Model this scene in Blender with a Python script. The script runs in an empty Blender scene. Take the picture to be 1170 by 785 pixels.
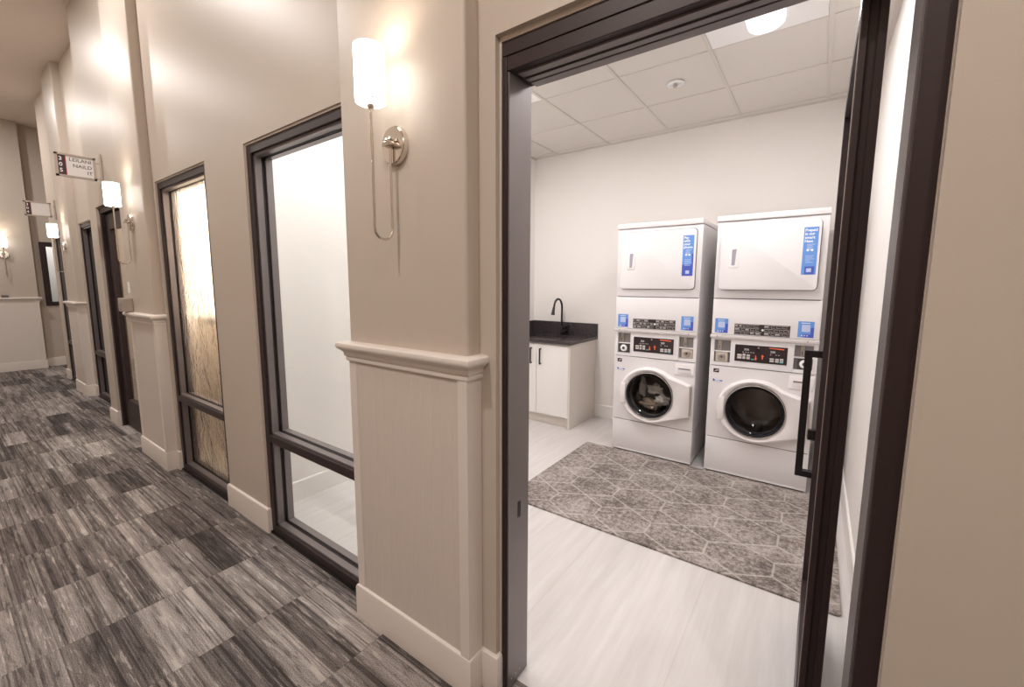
import bpy, bmesh, math, random
from mathutils import Vector, Matrix
random.seed(7)
C = bpy.context.scene.collection
PI = math.pi

# ------------------------------------------------------------------ materials
def newmat(name):
    m = bpy.data.materials.new(name); m.use_nodes = True
    nt = m.node_tree; b = nt.nodes['Principled BSDF']
    return m, nt, b
def mat(name, col, rough=.5, metal=0., bump=0., bscale=200., emit=None, es=0., coat=0., spec=None):
    m, nt, b = newmat(name)
    b.inputs['Base Color'].default_value = (*col, 1)
    b.inputs['Roughness'].default_value = rough
    b.inputs['Metallic'].default_value = metal
    if coat: b.inputs['Coat Weight'].default_value = coat; b.inputs['Coat Roughness'].default_value = .1
    if spec is not None: b.inputs['Specular IOR Level'].default_value = spec
    if emit:
        b.inputs['Emission Color'].default_value = (*emit, 1); b.inputs['Emission Strength'].default_value = es
    # procedural micro variation of roughness / bump
    tc = nt.nodes.new('ShaderNodeTexCoord'); n = nt.nodes.new('ShaderNodeTexNoise')
    n.inputs['Scale'].default_value = bscale; n.inputs['Detail'].default_value = 3
    nt.links.new(tc.outputs['Object'], n.inputs['Vector'])
    if bump:
        bp = nt.nodes.new('ShaderNodeBump'); bp.inputs['Strength'].default_value = bump; bp.inputs['Distance'].default_value = .002
        nt.links.new(n.outputs['Fac'], bp.inputs['Height']); nt.links.new(bp.outputs['Normal'], b.inputs['Normal'])
    else:
        mr = nt.nodes.new('ShaderNodeMapRange'); mr.inputs['To Min'].default_value = max(0, rough-.015); mr.inputs['To Max'].default_value = min(1, rough+.015)
        nt.links.new(n.outputs['Fac'], mr.inputs['Value']); nt.links.new(mr.outputs['Result'], b.inputs['Roughness'])
    return m
def N(nt, t, **kw):
    n = nt.nodes.new(t)
    for k, v in kw.items(): setattr(n, k, v)
    return n
def math_(nt, op, a, b=None, c=None):
    n = nt.nodes.new('ShaderNodeMath'); n.operation = op
    for i, v in enumerate((a, b, c)):
        if v is None: continue
        if isinstance(v, (int, float)): n.inputs[i].default_value = v
        else: nt.links.new(v, n.inputs[i])
    return n.outputs[0]
def ramp(nt, fac, stops):
    r = nt.nodes.new('ShaderNodeValToRGB'); e = r.color_ramp.elements
    e[0].position, e[0].color = stops[0][0], (*stops[0][1], 1)
    e[1].position, e[1].color = stops[-1][0], (*stops[-1][1], 1)
    for p, c in stops[1:-1]:
        x = e.new(p); x.color = (*c, 1)
    nt.links.new(fac, r.inputs['Fac']); return r.outputs['Color']

M = {}
M['wall'] = mat('greige_paint', (.575, .500, .430), .42, bump=.12, bscale=350)
M['ceil'] = mat('hall_ceiling_paint', (.80, .72, .65), .8, bump=.1, bscale=300)
M['trim'] = mat('white_trim_paint', (.78, .71, .655), .35)
M['wains'] = mat('wainscot_paint', (.68, .605, .545), .4)
M['lwall'] = mat('laundry_wall_paint', (.82, .785, .755), .6, bump=.08, bscale=350)
M['ltrim'] = mat('laundry_trim_paint', (.82, .79, .76), .4)
M['bronze'] = mat('dark_bronze_aluminium', (.036, .021, .022), .42, .2)
M['bronze_lit'] = mat('bronze_lit_reveal', (.23, .20, .20), .36, .45)  # paler bronze: light caught by the reveals is put into the colour
M['black'] = mat('black_rubber', (.008, .007, .008), .5)
M['blackmetal'] = mat('matt_black_metal', (.02, .016, .017), .35, .5)
M['nickel'] = mat('polished_nickel', (.74, .68, .62), .14, 1.)
M['nickel_b'] = mat('brushed_nickel', (.55, .50, .46), .32, 1.)
M['steel'] = mat('stainless_steel', (.66, .63, .60), .22, 1.)
M['enamel'] = mat('white_enamel', (.79, .76, .768), .28, coat=.3)
M['enamel_l'] = mat('white_plastic', (.84, .80, .80), .3)
M['gap'] = mat('seam_shadow_gap', (.10, .085, .09), .8)
M['chrome'] = mat('dark_chrome_bezel', (.035, .033, .04), .15, .5)
M['drum'] = mat('drum_steel', (.36, .33, .31), .38, .85)
M['gasket'] = mat('grey_gasket', (.05, .045, .045), .45)
M['shade'] = mat('lit_white_shade', (.9, .87, .82), .6, emit=(1., .95, .88), es=5.0)
M['lens'] = mat('troffer_lens', (.9, .9, .9), .5, emit=(1., .985, .99), es=.85)
M['lens2'] = mat('troffer_basin', (.86, .85, .85), .5)
M['tilec'] = mat('ceiling_tile', (.72, .68, .64), .9, bump=.25, bscale=500)
M['grid'] = mat('ceiling_grid_paint', (.66, .62, .58), .5)
M['cab'] = mat('white_gloss_laminate', (.82, .79, .76), .25, coat=.2)
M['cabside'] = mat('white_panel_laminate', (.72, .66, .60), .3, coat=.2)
M['shelf'] = mat('grey_white_strip', (.66, .62, .61), .35)
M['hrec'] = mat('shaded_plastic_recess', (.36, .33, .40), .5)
M['blue'] = mat('sticker_blue', (.13, .30, .70), .45)
M['dblue'] = mat('sticker_dark_blue', (.06, .10, .48), .45)
M['pale'] = mat('sticker_pale', (.50, .56, .78), .5)
M['white'] = mat('print_white', (.85, .86, .86), .5)
M['orange'] = mat('print_orange', (.85, .16, .06), .5)
M['green'] = mat('print_cyan', (.10, .50, .55), .5)
M['panel'] = mat('control_panel_black', (.028, .018, .020), .3)
M['pgrey'] = mat('print_grey', (.58, .54, .52), .6)
M['slot'] = mat('coin_recess_grey', (.28, .26, .26), .4, .5)
M['lockplate'] = mat('dark_lock_plate', (.10, .085, .075), .4, .5)
M['beigeplate'] = mat('beige_lock_plate', (.60, .52, .44), .45, .2)
M['signframe'] = mat('sign_frame_metal', (.50, .43, .37), .4, .4)
M['signwhite'] = mat('sign_face_white', (.78, .75, .73), .4)
M['signdark'] = mat('sign_dark_maroon', (.055, .025, .03), .5)
M['signred'] = mat('sign_red_line', (.50, .05, .04), .5)
M['paper'] = mat('white_paper', (.85, .88, .92), .7)
M['cloth_w'] = mat('white_cloth', (.90, .88, .86), .9, bump=.4, bscale=90)
M['cloth_b'] = mat('beige_cloth', (.72, .60, .48), .9, bump=.4, bscale=90)
M['salon'] = mat('salon_wall_paint', (.88, .83, .76), .7)
M['endroom'] = mat('end_room_paint', (.6, .6, .6), .7)
M['salon_dark'] = mat('reflection_and_box_grey', (.16, .145, .13), .5)
M['salon_front'] = mat('stand_in_front_beige', (.72, .64, .54), .5)
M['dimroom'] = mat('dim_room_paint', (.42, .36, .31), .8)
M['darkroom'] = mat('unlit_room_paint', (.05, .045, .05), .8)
M['brass'] = mat('brass_key', (.6, .42, .22), .3, 1.)

def glass(name, rough=0., tint=(1, 1, 1), bump=0.):
    m, nt, b = newmat(name)
    nt.nodes.remove(b); out = nt.nodes['Material Output']
    tr = N(nt, 'ShaderNodeBsdfTransparent'); tr.inputs['Color'].default_value = (*tint, 1)
    gl = N(nt, 'ShaderNodeBsdfGlossy'); gl.inputs['Roughness'].default_value = .02
    ge = N(nt, 'ShaderNodeNewGeometry'); dt = N(nt, 'ShaderNodeVectorMath', operation='DOT_PRODUCT')
    nt.links.new(ge.outputs['Normal'], dt.inputs[0]); nt.links.new(ge.outputs['Incoming'], dt.inputs[1])
    co = math_(nt, 'ABSOLUTE', dt.outputs['Value'])
    fr = math_(nt, 'ADD', math_(nt, 'MULTIPLY', math_(nt, 'POWER', math_(nt, 'SUBTRACT', 1., co), 5.), .55), .03)
    nz = N(nt, 'ShaderNodeTexNoise'); nz.inputs['Scale'].default_value = 3
    bmp = N(nt, 'ShaderNodeBump'); bmp.inputs['Strength'].default_value = .01; nt.links.new(nz.outputs['Fac'], bmp.inputs['Height'])
    nt.links.new(bmp.outputs['Normal'], gl.inputs['Normal'])
    mx = N(nt, 'ShaderNodeMixShader')
    nt.links.new(fr, mx.inputs[0]); nt.links.new(tr.outputs[0], mx.inputs[1]); nt.links.new(gl.outputs[0], mx.inputs[2])
    nt.links.new(mx.outputs[0], out.inputs['Surface'])
    return m
M['glass'] = glass('clear_glass', tint=(.96, .97, .96))
M['bowl'] = glass('washer_door_glass', tint=(.80, .77, .75))

# seeded / rain pattern frosted glass of the salon window
m, nt, b = newmat('rain_pattern_glass'); M['rain'] = m
b.inputs['Base Color'].default_value = (.98, .96, .93, 1); b.inputs['Transmission Weight'].default_value = 1.
b.inputs['Roughness'].default_value = .14; b.inputs['IOR'].default_value = 1.25
tc = N(nt, 'ShaderNodeTexCoord'); mp = N(nt, 'ShaderNodeMapping'); mp.inputs['Scale'].default_value = (1, 1, .7)
n1 = N(nt, 'ShaderNodeTexNoise'); n1.inputs['Scale'].default_value = 8; n1.inputs['Detail'].default_value = 4; n1.inputs['Distortion'].default_value = 1.5
nt.links.new(tc.outputs['Object'], mp.inputs['Vector']); nt.links.new(mp.outputs[0], n1.inputs['Vector'])
bm_ = N(nt, 'ShaderNodeBump'); bm_.inputs['Strength'].default_value = .30; bm_.inputs['Distance'].default_value = .02
nt.links.new(n1.outputs['Fac'], bm_.inputs['Height']); nt.links.new(bm_.outputs['Normal'], b.inputs['Normal'])

# carpet tiles: 0.507 m columns along the hall, linear streaks running with the hall
m, nt, b = newmat('striated_carpet_tile'); M['carpet'] = m
b.inputs['Roughness'].default_value = .95; b.inputs['Specular IOR Level'].default_value = .15
tc = N(nt, 'ShaderNodeTexCoord'); sp = N(nt, 'ShaderNodeSeparateXYZ'); nt.links.new(tc.outputs['Object'], sp.inputs[0])
X, Y = sp.outputs['X'], sp.outputs['Y']
tx = math_(nt, 'DIVIDE', math_(nt, 'ADD', X, 1.41 + .507*40), .507)
ti = math_(nt, 'FLOOR', tx); tf = math_(nt, 'FRACT', tx)
offs = math_(nt, 'MULTIPLY', math_(nt, 'FRACT', math_(nt, 'MULTIPLY', ti, .61803)), .507)
ty = math_(nt, 'DIVIDE', math_(nt, 'ADD', math_(nt, 'ADD', Y, 10.), offs), .507)
tj = math_(nt, 'FLOOR', ty); tg = math_(nt, 'FRACT', ty)
cell = N(nt, 'ShaderNodeCombineXYZ'); nt.links.new(ti, cell.inputs[0]); nt.links.new(tj, cell.inputs[1])
wn = N(nt, 'ShaderNodeTexWhiteNoise', noise_dimensions='3D'); nt.links.new(cell.outputs[0], wn.inputs['Vector'])
def streak(xs, ys, seed, detail=2, rough=.5, dist=0.):
    cb = N(nt, 'ShaderNodeCombineXYZ')
    nt.links.new(math_(nt, 'MULTIPLY', X, xs), cb.inputs[0]); nt.links.new(math_(nt, 'MULTIPLY', Y, ys), cb.inputs[1])
    nt.links.new(math_(nt, 'ADD', math_(nt, 'MULTIPLY', wn.outputs['Value'], 57.), seed), cb.inputs[2])
    nn = N(nt, 'ShaderNodeTexNoise'); nn.inputs['Scale'].default_value = 1; nn.inputs['Detail'].default_value = detail; nn.inputs['Roughness'].default_value = rough
    nn.inputs['Distortion'].default_value = dist
    nt.links.new(cb.outputs[0], nn.inputs['Vector']); return nn.outputs['Fac']
bnd = N(nt, 'ShaderNodeTexWhiteNoise', noise_dimensions='2D'); cbb = N(nt, 'ShaderNodeCombineXYZ')
jit = N(nt, 'ShaderNodeTexNoise'); jit.inputs['Scale'].default_value = 1.; cj = N(nt, 'ShaderNodeCombineXYZ')
nt.links.new(math_(nt, 'MULTIPLY', Y, 3.), cj.inputs[0]); nt.links.new(math_(nt, 'MULTIPLY', ti, 7.3), cj.inputs[1]); nt.links.new(cj.outputs[0], jit.inputs['Vector'])
yb_ = math_(nt, 'ADD', math_(nt, 'MULTIPLY', Y, 9.), math_(nt, 'MULTIPLY', jit.outputs['Fac'], 4.))
nt.links.new(math_(nt, 'FLOOR', yb_), cbb.inputs[0]); nt.links.new(ti, cbb.inputs[1]); nt.links.new(cbb.outputs[0], bnd.inputs['Vector'])
s1 = streak(1.0, 16., 0, 2, .5)       # soft bands
s2 = streak(9., 70., 9, 2, .6)        # broken dashes
s3 = streak(.8, 210., 21, 1, .5)      # yarn lines
s4 = streak(2.2, 30., 33, 2, .6)      # where the dashes show
pile = N(nt, 'ShaderNodeTexNoise'); pile.inputs['Scale'].default_value = 230; pile.inputs['Detail'].default_value = 2
nt.links.new(tc.outputs['Object'], pile.inputs['Vector'])
def cen(a, k): return math_(nt, 'MULTIPLY', math_(nt, 'SUBTRACT', a, .5), k)
def step(a, lo, hi, t0=0., t1=1.):
    q = N(nt, 'ShaderNodeMapRange'); nt.links.new(a, q.inputs['Value']); q.inputs['From Min'].default_value = lo; q.inputs['From Max'].default_value = hi
    q.inputs['To Min'].default_value = t0; q.inputs['To Max'].default_value = t1; return q.outputs[0]
s5 = streak(.45, 80., 41, 0, .5)      # thin dark yarn lines
lines = step(s5, .36, .44, -.24, 0.)
dash = math_(nt, 'MULTIPLY', step(s2, .54, .62, 0., .34), step(s4, .45, .6))
dashd = math_(nt, 'MULTIPLY', step(s2, .46, .38, 0., -.26), step(s4, .55, .42))
v = math_(nt, 'ADD', cen(s1, .75), cen(bnd.outputs['Value'], .42))
v = math_(nt, 'ADD', v, cen(wn.outputs['Value'], .26))
for q in (lines, dash, dashd, cen(s3, .5), cen(s4, .35), cen(pile.outputs['Fac'], 1.1)): v = math_(nt, 'ADD', v, q)
v = math_(nt, 'ADD', v, .53)
col = ramp(nt, v, [(0., (.050, .041, .039)), (.28, (.105, .090, .085)), (.55, (.205, .180, .168)), (.8, (.35, .31, .29)), (1., (.48, .43, .40))])
ed = math_(nt, 'MINIMUM', tf, math_(nt, 'SUBTRACT', 1., tf))
ej = math_(nt, 'LESS_THAN', ed, .005)
mx = N(nt, 'ShaderNodeMix', data_type='RGBA'); nt.links.new(math_(nt, 'MULTIPLY', ej, .25), mx.inputs[0]); nt.links.new(col, mx.inputs[6]); mx.inputs[7].default_value = (.06, .05, .05, 1)
nt.links.new(mx.outputs[2], b.inputs['Base Color'])
bmp = N(nt, 'ShaderNodeBump'); bmp.inputs['Strength'].default_value = .5; bmp.inputs['Distance'].default_value = .003
nt.links.new(math_(nt, 'ADD', pile.outputs['Fac'], s3), bmp.inputs['Height']); nt.links.new(bmp.outputs['Normal'], b.inputs['Normal'])

# large porcelain floor tile, vein along Y
m, nt, b = newmat('pale_porcelain_tile'); M['ftile'] = m
b.inputs['Roughness'].default_value = .3
tc = N(nt, 'ShaderNodeTexCoord'); sp = N(nt, 'ShaderNodeSeparateXYZ'); nt.links.new(tc.outputs['Object'], sp.inputs[0])
X, Y = sp.outputs['X'], sp.outputs['Y']
tx = math_(nt, 'DIVIDE', math_(nt, 'ADD', X, .97 + .6075*20), .6075); ti = math_(nt, 'FLOOR', tx); tf = math_(nt, 'FRACT', tx)
ty = math_(nt, 'DIVIDE', math_(nt, 'ADD', math_(nt, 'ADD', Y, 10.02), math_(nt, 'MULTIPLY', ti, .405)), 1.215); tg = math_(nt, 'FRACT', ty)
ex = math_(nt, 'LESS_THAN', math_(nt, 'MINIMUM', tf, math_(nt, 'SUBTRACT', 1., tf)), .0019)
ey = math_(nt, 'LESS_THAN', math_(nt, 'MINIMUM', tg, math_(nt, 'SUBTRACT', 1., tg)), .00095)
mp = N(nt, 'ShaderNodeMapping'); mp.inputs['Scale'].default_value = (22, 1.6, 1); nt.links.new(tc.outputs['Object'], mp.inputs['Vector'])
nz = N(nt, 'ShaderNodeTexNoise'); nz.inputs['Scale'].default_value = 1; nz.inputs['Detail'].default_value = 5; nz.inputs['Roughness'].default_value = .6
nt.links.new(mp.outputs[0], nz.inputs['Vector'])
col = ramp(nt, nz.outputs['Fac'], [(.3, (.57, .54, .525)), (.5, (.62, .59, .58)), (.7, (.67, .645, .635))])
mx = N(nt, 'ShaderNodeMix', data_type='RGBA'); nt.links.new(math_(nt, 'MULTIPLY', ex, .7), mx.inputs[0]); nt.links.new(col, mx.inputs[6]); mx.inputs[7].default_value = (.50, .44, .37, 1)
nt.links.new(mx.outputs[2], b.inputs['Base Color'])

# rug: overlapping elongated hexagons
m, nt, b = newmat('hexagon_rug'); M['rug'] = m
b.inputs['Roughness'].default_value = .95; b.inputs['Specular IOR Level'].default_value = .1
tc = N(nt, 'ShaderNodeTexCoord'); sp = N(nt, 'ShaderNodeSeparateXYZ'); nt.links.new(tc.outputs['Object'], sp.inputs[0])
X, Y = sp.outputs['X'], sp.outputs['Y']
PX, PY, EL = .33, .3155, .132
def hexl(sx):
    # distance to lines of one hexagon tiling, shifted by sx columns
    u = math_(nt, 'ADD', X, 1.405 + PX*20 + sx*PX); w = math_(nt, 'ADD', Y, -2.415 + PY*20)
    res = None
    for k in (0, 1):   # two rows of the tiling
        uu = math_(nt, 'SUBTRACT', math_(nt, 'MULTIPLY', math_(nt, 'FRACT', math_(nt, 'DIVIDE', math_(nt, 'ADD', u, PX + k*PX), 2*PX)), 2*PX), PX)   # [-PX,PX]
        ww = math_(nt, 'MULTIPLY', math_(nt, 'FRACT', math_(nt, 'DIVIDE', math_(nt, 'ADD', w, k*PY), 2*PY)), 2*PY)      # [0,2PY)
        au = math_(nt, 'ABSOLUTE', uu)
        dv = math_(nt, 'ADD', au, math_(nt, 'MULTIPLY', math_(nt, 'GREATER_THAN', ww, EL), 9.))
        # arms from (0,EL) up to (PX,PY)
        sl = (PY-EL)/PX
        line = math_(nt, 'ABSOLUTE', math_(nt, 'SUBTRACT', math_(nt, 'SUBTRACT', ww, EL), math_(nt, 'MULTIPLY', au, sl)))
        da = math_(nt, 'MULTIPLY', line, math.cos(math.atan(sl)))
        d = math_(nt, 'MINIMUM', dv, da)
        res = d if res is None else math_(nt, 'MINIMUM', res, d)
    return res
d = math_(nt, 'MINIMUM', hexl(0), hexl(1))
nzw = N(nt, 'ShaderNodeTexNoise'); nzw.inputs['Scale'].default_value = 60; nt.links.new(tc.outputs['Object'], nzw.inputs['Vector'])
dd = math_(nt, 'ADD', d, math_(nt, 'MULTIPLY', math_(nt, 'SUBTRACT', nzw.outputs['Fac'], .5), .006))
lmask = N(nt, 'ShaderNodeMapRange'); nt.links.new(dd, lmask.inputs['Value']); lmask.inputs['From Min'].default_value = .0018; lmask.inputs['From Max'].default_value = .0085
lmask.inputs['To Min'].default_value = 1; lmask.inputs['To Max'].default_value = 0
na = N(nt, 'ShaderNodeTexNoise'); na.inputs['Scale'].default_value = 45; na.inputs['Detail'].default_value = 5; na.inputs['Roughness'].default_value = .75
nb = N(nt, 'ShaderNodeTexNoise'); nb.inputs['Scale'].default_value = 3.5; nb.inputs['Detail'].default_value = 3
for q in (na, nb): nt.links.new(tc.outputs['Object'], q.inputs['Vector'])
vv = math_(nt, 'ADD', math_(nt, 'MULTIPLY', math_(nt, 'SUBTRACT', na.outputs['Fac'], .5), 2.6), math_(nt, 'MULTIPLY', nb.outputs['Fac'], 1.))
col = ramp(nt, vv, [(.15, (.13, .108, .10)), (.5, (.28, .24, .222)), (.85, (.44, .39, .365))])
mx = N(nt, 'ShaderNodeMix', data_type='RGBA'); nt.links.new(math_(nt, 'MULTIPLY', lmask.outputs[0], .62), mx.inputs[0]); nt.links.new(col, mx.inputs[6]); mx.inputs[7].default_value = (.56, .51, .46, 1)
nt.links.new(mx.outputs[2], b.inputs['Base Color'])
bmp = N(nt, 'ShaderNodeBump'); bmp.inputs['Strength'].default_value = .6; bmp.inputs['Distance'].default_value = .004
nt.links.new(na.outputs['Fac'], bmp.inputs['Height']); nt.links.new(bmp.outputs['Normal'], b.inputs['Normal'])

# black speckled counter
m, nt, b = newmat('black_granite'); M['granite'] = m
b.inputs['Roughness'].default_value = .22
tc = N(nt, 'ShaderNodeTexCoord'); nz = N(nt, 'ShaderNodeTexNoise'); nz.inputs['Scale'].default_value = 120; nz.inputs['Detail'].default_value = 4
nt.links.new(tc.outputs['Object'], nz.inputs['Vector'])
nt.links.new(ramp(nt, nz.outputs['Fac'], [(.4, (.030, .022, .024)), (.62, (.06, .05, .052)), (.75, (.16, .14, .13))]), b.inputs['Base Color'])

# ------------------------------------------------------------------ mesh helpers
class MB:
    def __init__(s): s.bm = bmesh.new()
    def box(s, x0, x1, y0, y1, z0, z1):
        r = bmesh.ops.create_cube(s.bm, size=1)
        bmesh.ops.transform(s.bm, verts=r['verts'], matrix=Matrix.Translation(((x0+x1)/2, (y0+y1)/2, (z0+z1)/2)) @ Matrix.Diagonal((abs(x1-x0), abs(y1-y0), abs(z1-z0), 1)))
        return s
    def rbox(s, x0, x1, y0, y1, z0, z1, r=.004, seg=2):
        b = bmesh.new(); bmesh.ops.create_cube(b, size=1)
        bmesh.ops.transform(b, verts=b.verts, matrix=Matrix.Translation(((x0+x1)/2, (y0+y1)/2, (z0+z1)/2)) @ Matrix.Diagonal((abs(x1-x0), abs(y1-y0), abs(z1-z0), 1)))
        bmesh.ops.bevel(b, geom=b.edges[:], offset=r, segments=seg, profile=.5, affect='EDGES')
        s.merge(b); return s
    def merge(s, b):
        me = bpy.data.meshes.new('t'); b.to_mesh(me); b.free(); s.bm.from_mesh(me); bpy.data.meshes.remove(me)
    def prism(s, pts, axis, a, c, bev=0):
        """pts 2D polygon (in the plane of the two other axes), extruded along axis from a to c"""
        b = bmesh.new()
        def P(p, t):
            return {'x': (t, p[0], p[1]), 'y': (p[0], t, p[1]), 'z': (p[0], p[1], t)}[axis]
        v0 = [b.verts.new(P(p, a)) for p in pts]; v1 = [b.verts.new(P(p, c)) for p in pts]
        b.faces.new(v0); b.faces.new(v1[::-1]); n = len(pts)
        for i in range(n): b.faces.new((v0[i], v1[i], v1[(i+1) % n], v0[(i+1) % n]))
        bmesh.ops.recalc_face_normals(b, faces=b.faces)
        if bev: bmesh.ops.bevel(b, geom=b.edges[:], offset=bev, segments=2, profile=.5, affect='EDGES')
        s.merge(b); return s
    def sweep(s, path, prof):
        """mitred sweep of prof [(outward, z)] along the 2D path; outward = right-hand side of travel"""
        b = bmesh.new(); n = len(path); rows = []
        P = [Vector(p) for p in path]
        for i in range(n):
            dirs = []
            if i > 0: dirs.append((P[i]-P[i-1]).normalized())
            if i < n-1: dirs.append((P[i+1]-P[i]).normalized())
            ns = [Vector((d.y, -d.x)) for d in dirs]
            if len(ns) == 2: o = (ns[0]+ns[1]) / (1+ns[0].dot(ns[1]))
            else: o = ns[0]
            rows.append([b.verts.new((P[i].x+o.x*q, P[i].y+o.y*q, z)) for q, z in prof])
        m = len(prof)
        for i in range(n-1):
            for j in range(m):
                b.faces.new((rows[i][j], rows[i+1][j], rows[i+1][(j+1) % m], rows[i][(j+1) % m]))
        b.faces.new(rows[0]); b.faces.new(rows[-1][::-1])
        bmesh.ops.recalc_face_normals(b, faces=b.faces); s.merge(b); return s
    def tube(s, pts, r, seg=12, cap=True):
        b = bmesh.new(); P = [Vector(p) for p in pts]; n = len(P)
        rr = r if isinstance(r, (list, tuple)) else [r]*n
        T = [(P[min(i+1, n-1)]-P[max(i-1, 0)]).normalized() for i in range(n)]
        up = Vector((0, 0, 1)) if abs(T[0].z) < .9 else Vector((1, 0, 0))
        u = T[0].cross(up).normalized(); rows = []
        for i in range(n):
            u = (u - T[i]*u.dot(T[i])).normalized(); w = T[i].cross(u)
            rows.append([b.verts.new(P[i]+rr[i]*(math.cos(2*PI*k/seg)*u+math.sin(2*PI*k/seg)*w)) for k in range(seg)])
        for i in range(n-1):
            for k in range(seg): b.faces.new((rows[i][k], rows[i][(k+1) % seg], rows[i+1][(k+1) % seg], rows[i+1][k]))
        if cap: b.faces.new(rows[0][::-1]); b.faces.new(rows[-1])
        bmesh.ops.recalc_face_normals(b, faces=b.faces); s.merge(b); return s
    def lathe(s, prof, c, axis='z', seg=40, sx=1., sz=1.):
        """prof [(radius, t)], revolved about axis through c"""
        b = bmesh.new(); rows = []
        for r, t in prof:
            row = []
            for k in range(seg):
                a = 2*PI*k/seg; p, q = r*math.cos(a)*sx, r*math.sin(a)*sz
                row.append(b.verts.new({'z': (c[0]+p, c[1]+q, c[2]+t), 'y': (c[0]+p, c[1]+t, c[2]+q), 'x': (c[0]+t, c[1]+p, c[2]+q)}[axis]))
            rows.append(row)
        for i in range(len(rows)-1):
            for k in range(seg):
                b.faces.new((rows[i][k], rows[i][(k+1) % seg], rows[i+1][(k+1) % seg], rows[i+1][k]))
        if prof[0][0] > 1e-6 and s_cap: b.faces.new(rows[0][::-1])
        if prof[-1][0] > 1e-6 and s_cap: b.faces.new(rows[-1])
        bmesh.ops.remove_doubles(b, verts=b.verts, dist=1e-7)
        bmesh.ops.recalc_face_normals(b, faces=b.faces); s.merge(b); return s
    def build(s, name, m, parent=None, smooth=False, kind=None):
        me = bpy.data.meshes.new(name)
        s.bm.to_mesh(me); s.bm.free()
        me.materials.append(m)
        if smooth:
            for p in me.polygons: p.use_smooth = True
            me.set_sharp_from_angle(angle=math.radians(35))
        o = bpy.data.objects.new(name, me); C.objects.link(o)
        if parent is not None:
            o.parent = parent
            # parts are modelled in the frame of the scene: bring them into the frame of the thing
            o.matrix_parent_inverse = chain(parent).inverted()
        if kind: o['kind'] = kind
        return o
s_cap = True
def chain(o):
    m = o.matrix_basis.copy()
    if o.parent is not None: m = chain(o.parent) @ o.matrix_parent_inverse @ m
    return m
def tag(o, label=None, cat=None, group=None, kind=None):
    if label: o['label'] = label
    if cat: o['category'] = cat
    if group: o['group'] = group
    if kind: o['kind'] = kind
    return o
def empty(name, loc, rz=0):
    o = bpy.data.objects.new(name, None); C.objects.link(o); o.location = loc; o.rotation_euler = (0, 0, rz); o.empty_display_size = .1
    return o
def copy_tree(o, parent=None):
    c = o.copy(); C.objects.link(c)
    if parent is not None: c.parent = parent
    for ch in list(o.children): copy_tree(ch, c)
    return c
def text(name, s, size, loc, m, parent, rot=(PI/2, 0, 0), align='LEFT', bold=0., ext=.0004, sx=1.):
    cu = bpy.data.curves.new(name, 'FONT'); cu.body = s; cu.size = size; cu.align_x = align; cu.extrude = ext; cu.offset = bold
    cu.resolution_u = 3; cu.space_line = .85
    t = bpy.data.objects.new(name, cu); C.objects.link(t)
    dg = bpy.context.evaluated_depsgraph_get(); me = bpy.data.meshes.new_from_object(t.evaluated_get(dg))
    bpy.data.objects.remove(t); bpy.data.curves.remove(cu)
    from mathutils import Euler
    me.transform(Matrix.Translation(loc) @ Euler(rot).to_matrix().to_4x4() @ Matrix.Diagonal((sx, 1, 1, 1)))
    me.materials.clear(); me.materials.append(m)
    o = bpy.data.objects.new(name, me); C.objects.link(o)
    if parent is not None: o.parent = parent; o.matrix_parent_inverse = chain(parent).inverted()
    return o
def S(name, mb, m, smooth=False): return mb.build(name, m, None, smooth, 'structure')

# ------------------------------------------------------------------ dimensions (metres; x along the hall, y into the laundry room)
W = 1.103; WI = 1.240; PF = 1.038; HC = 4.19; ZH = 2.25; YF = 1.125
W2 = 1.255; P3F = 1.18
XL, XR, YB, ZC = -2.828, .246, 4.42, 2.967

# ------------------------------------------------------------------ floors
S('floor_hall', MB().box(-11.6, 2.6, -1.35, 1.19, -.05, 0).box(-11.6, -6.19, 1.19, 1.40, -.05, 0).box(-6.19, XL-.03, 1.19, 1.25, -.05, 0).box(-11.6, -9.65, 1.40, 2.6, -.05, 0), M['carpet'])
S('floor_laundry', MB().box(XL-.02, XR+.02, 1.19, YB+.05, -.05, -.0005), M['ftile'])
# ------------------------------------------------------------------ hall walls
def wall_with_openings(x0, x1, y0, y1, z1, ops):
    mb = MB(); x = x0
    for a, c, h in sorted(ops):
        mb.box(x, a, y0, y1, 0, z1); mb.box(a, c, y0, y1, h, z1); x = c
    mb.box(x, x1, y0, y1, 0, z1); return mb
w1 = (-2.592, -1.60, ZH); w2 = (-4.085, -3.135, ZH); dA = (-5.92, -4.87, ZH); dl = (-.855, .166, ZH)
S('wall_hall', wall_with_openings(-6.19, 2.6, W, WI-.01, HC, [w1, w2, dA, dl]), M['wall'])
wC = (-7.70, -6.42, ZH); wE = (-9.42, -8.5, ZH)
S('wall_hall_far', wall_with_openings(-9.65, -6.19, W2, W2+.13, HC, [wC, wE]), M['wall'])
S('wall_left', MB().box(-11.25, -11.10, -1.35, 1.20, 0, HC), M['wall'])
S('wall_end', wallend := MB().box(-11.42, -11.26, 1.20, 1.30, 0, HC).box(-11.42, -11.26, 2.02, 2.6, 0, HC).box(-11.42, -11.26, 1.30, 2.02, 0, 1.10).box(-11.42, -11.26, 1.30, 2.02, 2.23, HC), M['wall'])
S('wall_alcove', MB().box(-11.42, -9.52, 2.45, 2.6, 0, HC).box(-9.65, -9.52, W2+.13, 2.45, 0, HC), M['wall'])
S('wall_opposite', MB().box(-11.6, 2.6, -1.45, -1.35, 0, HC), M['wall'])
S('wall_right', MB().box(2.5, 2.6, -1.35, W, 0, HC), M['wall'])
S('ceiling_hall', MB().box(-11.6, 2.6, -1.45, 2.6, HC, HC+.1), M['ceil'])
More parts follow.
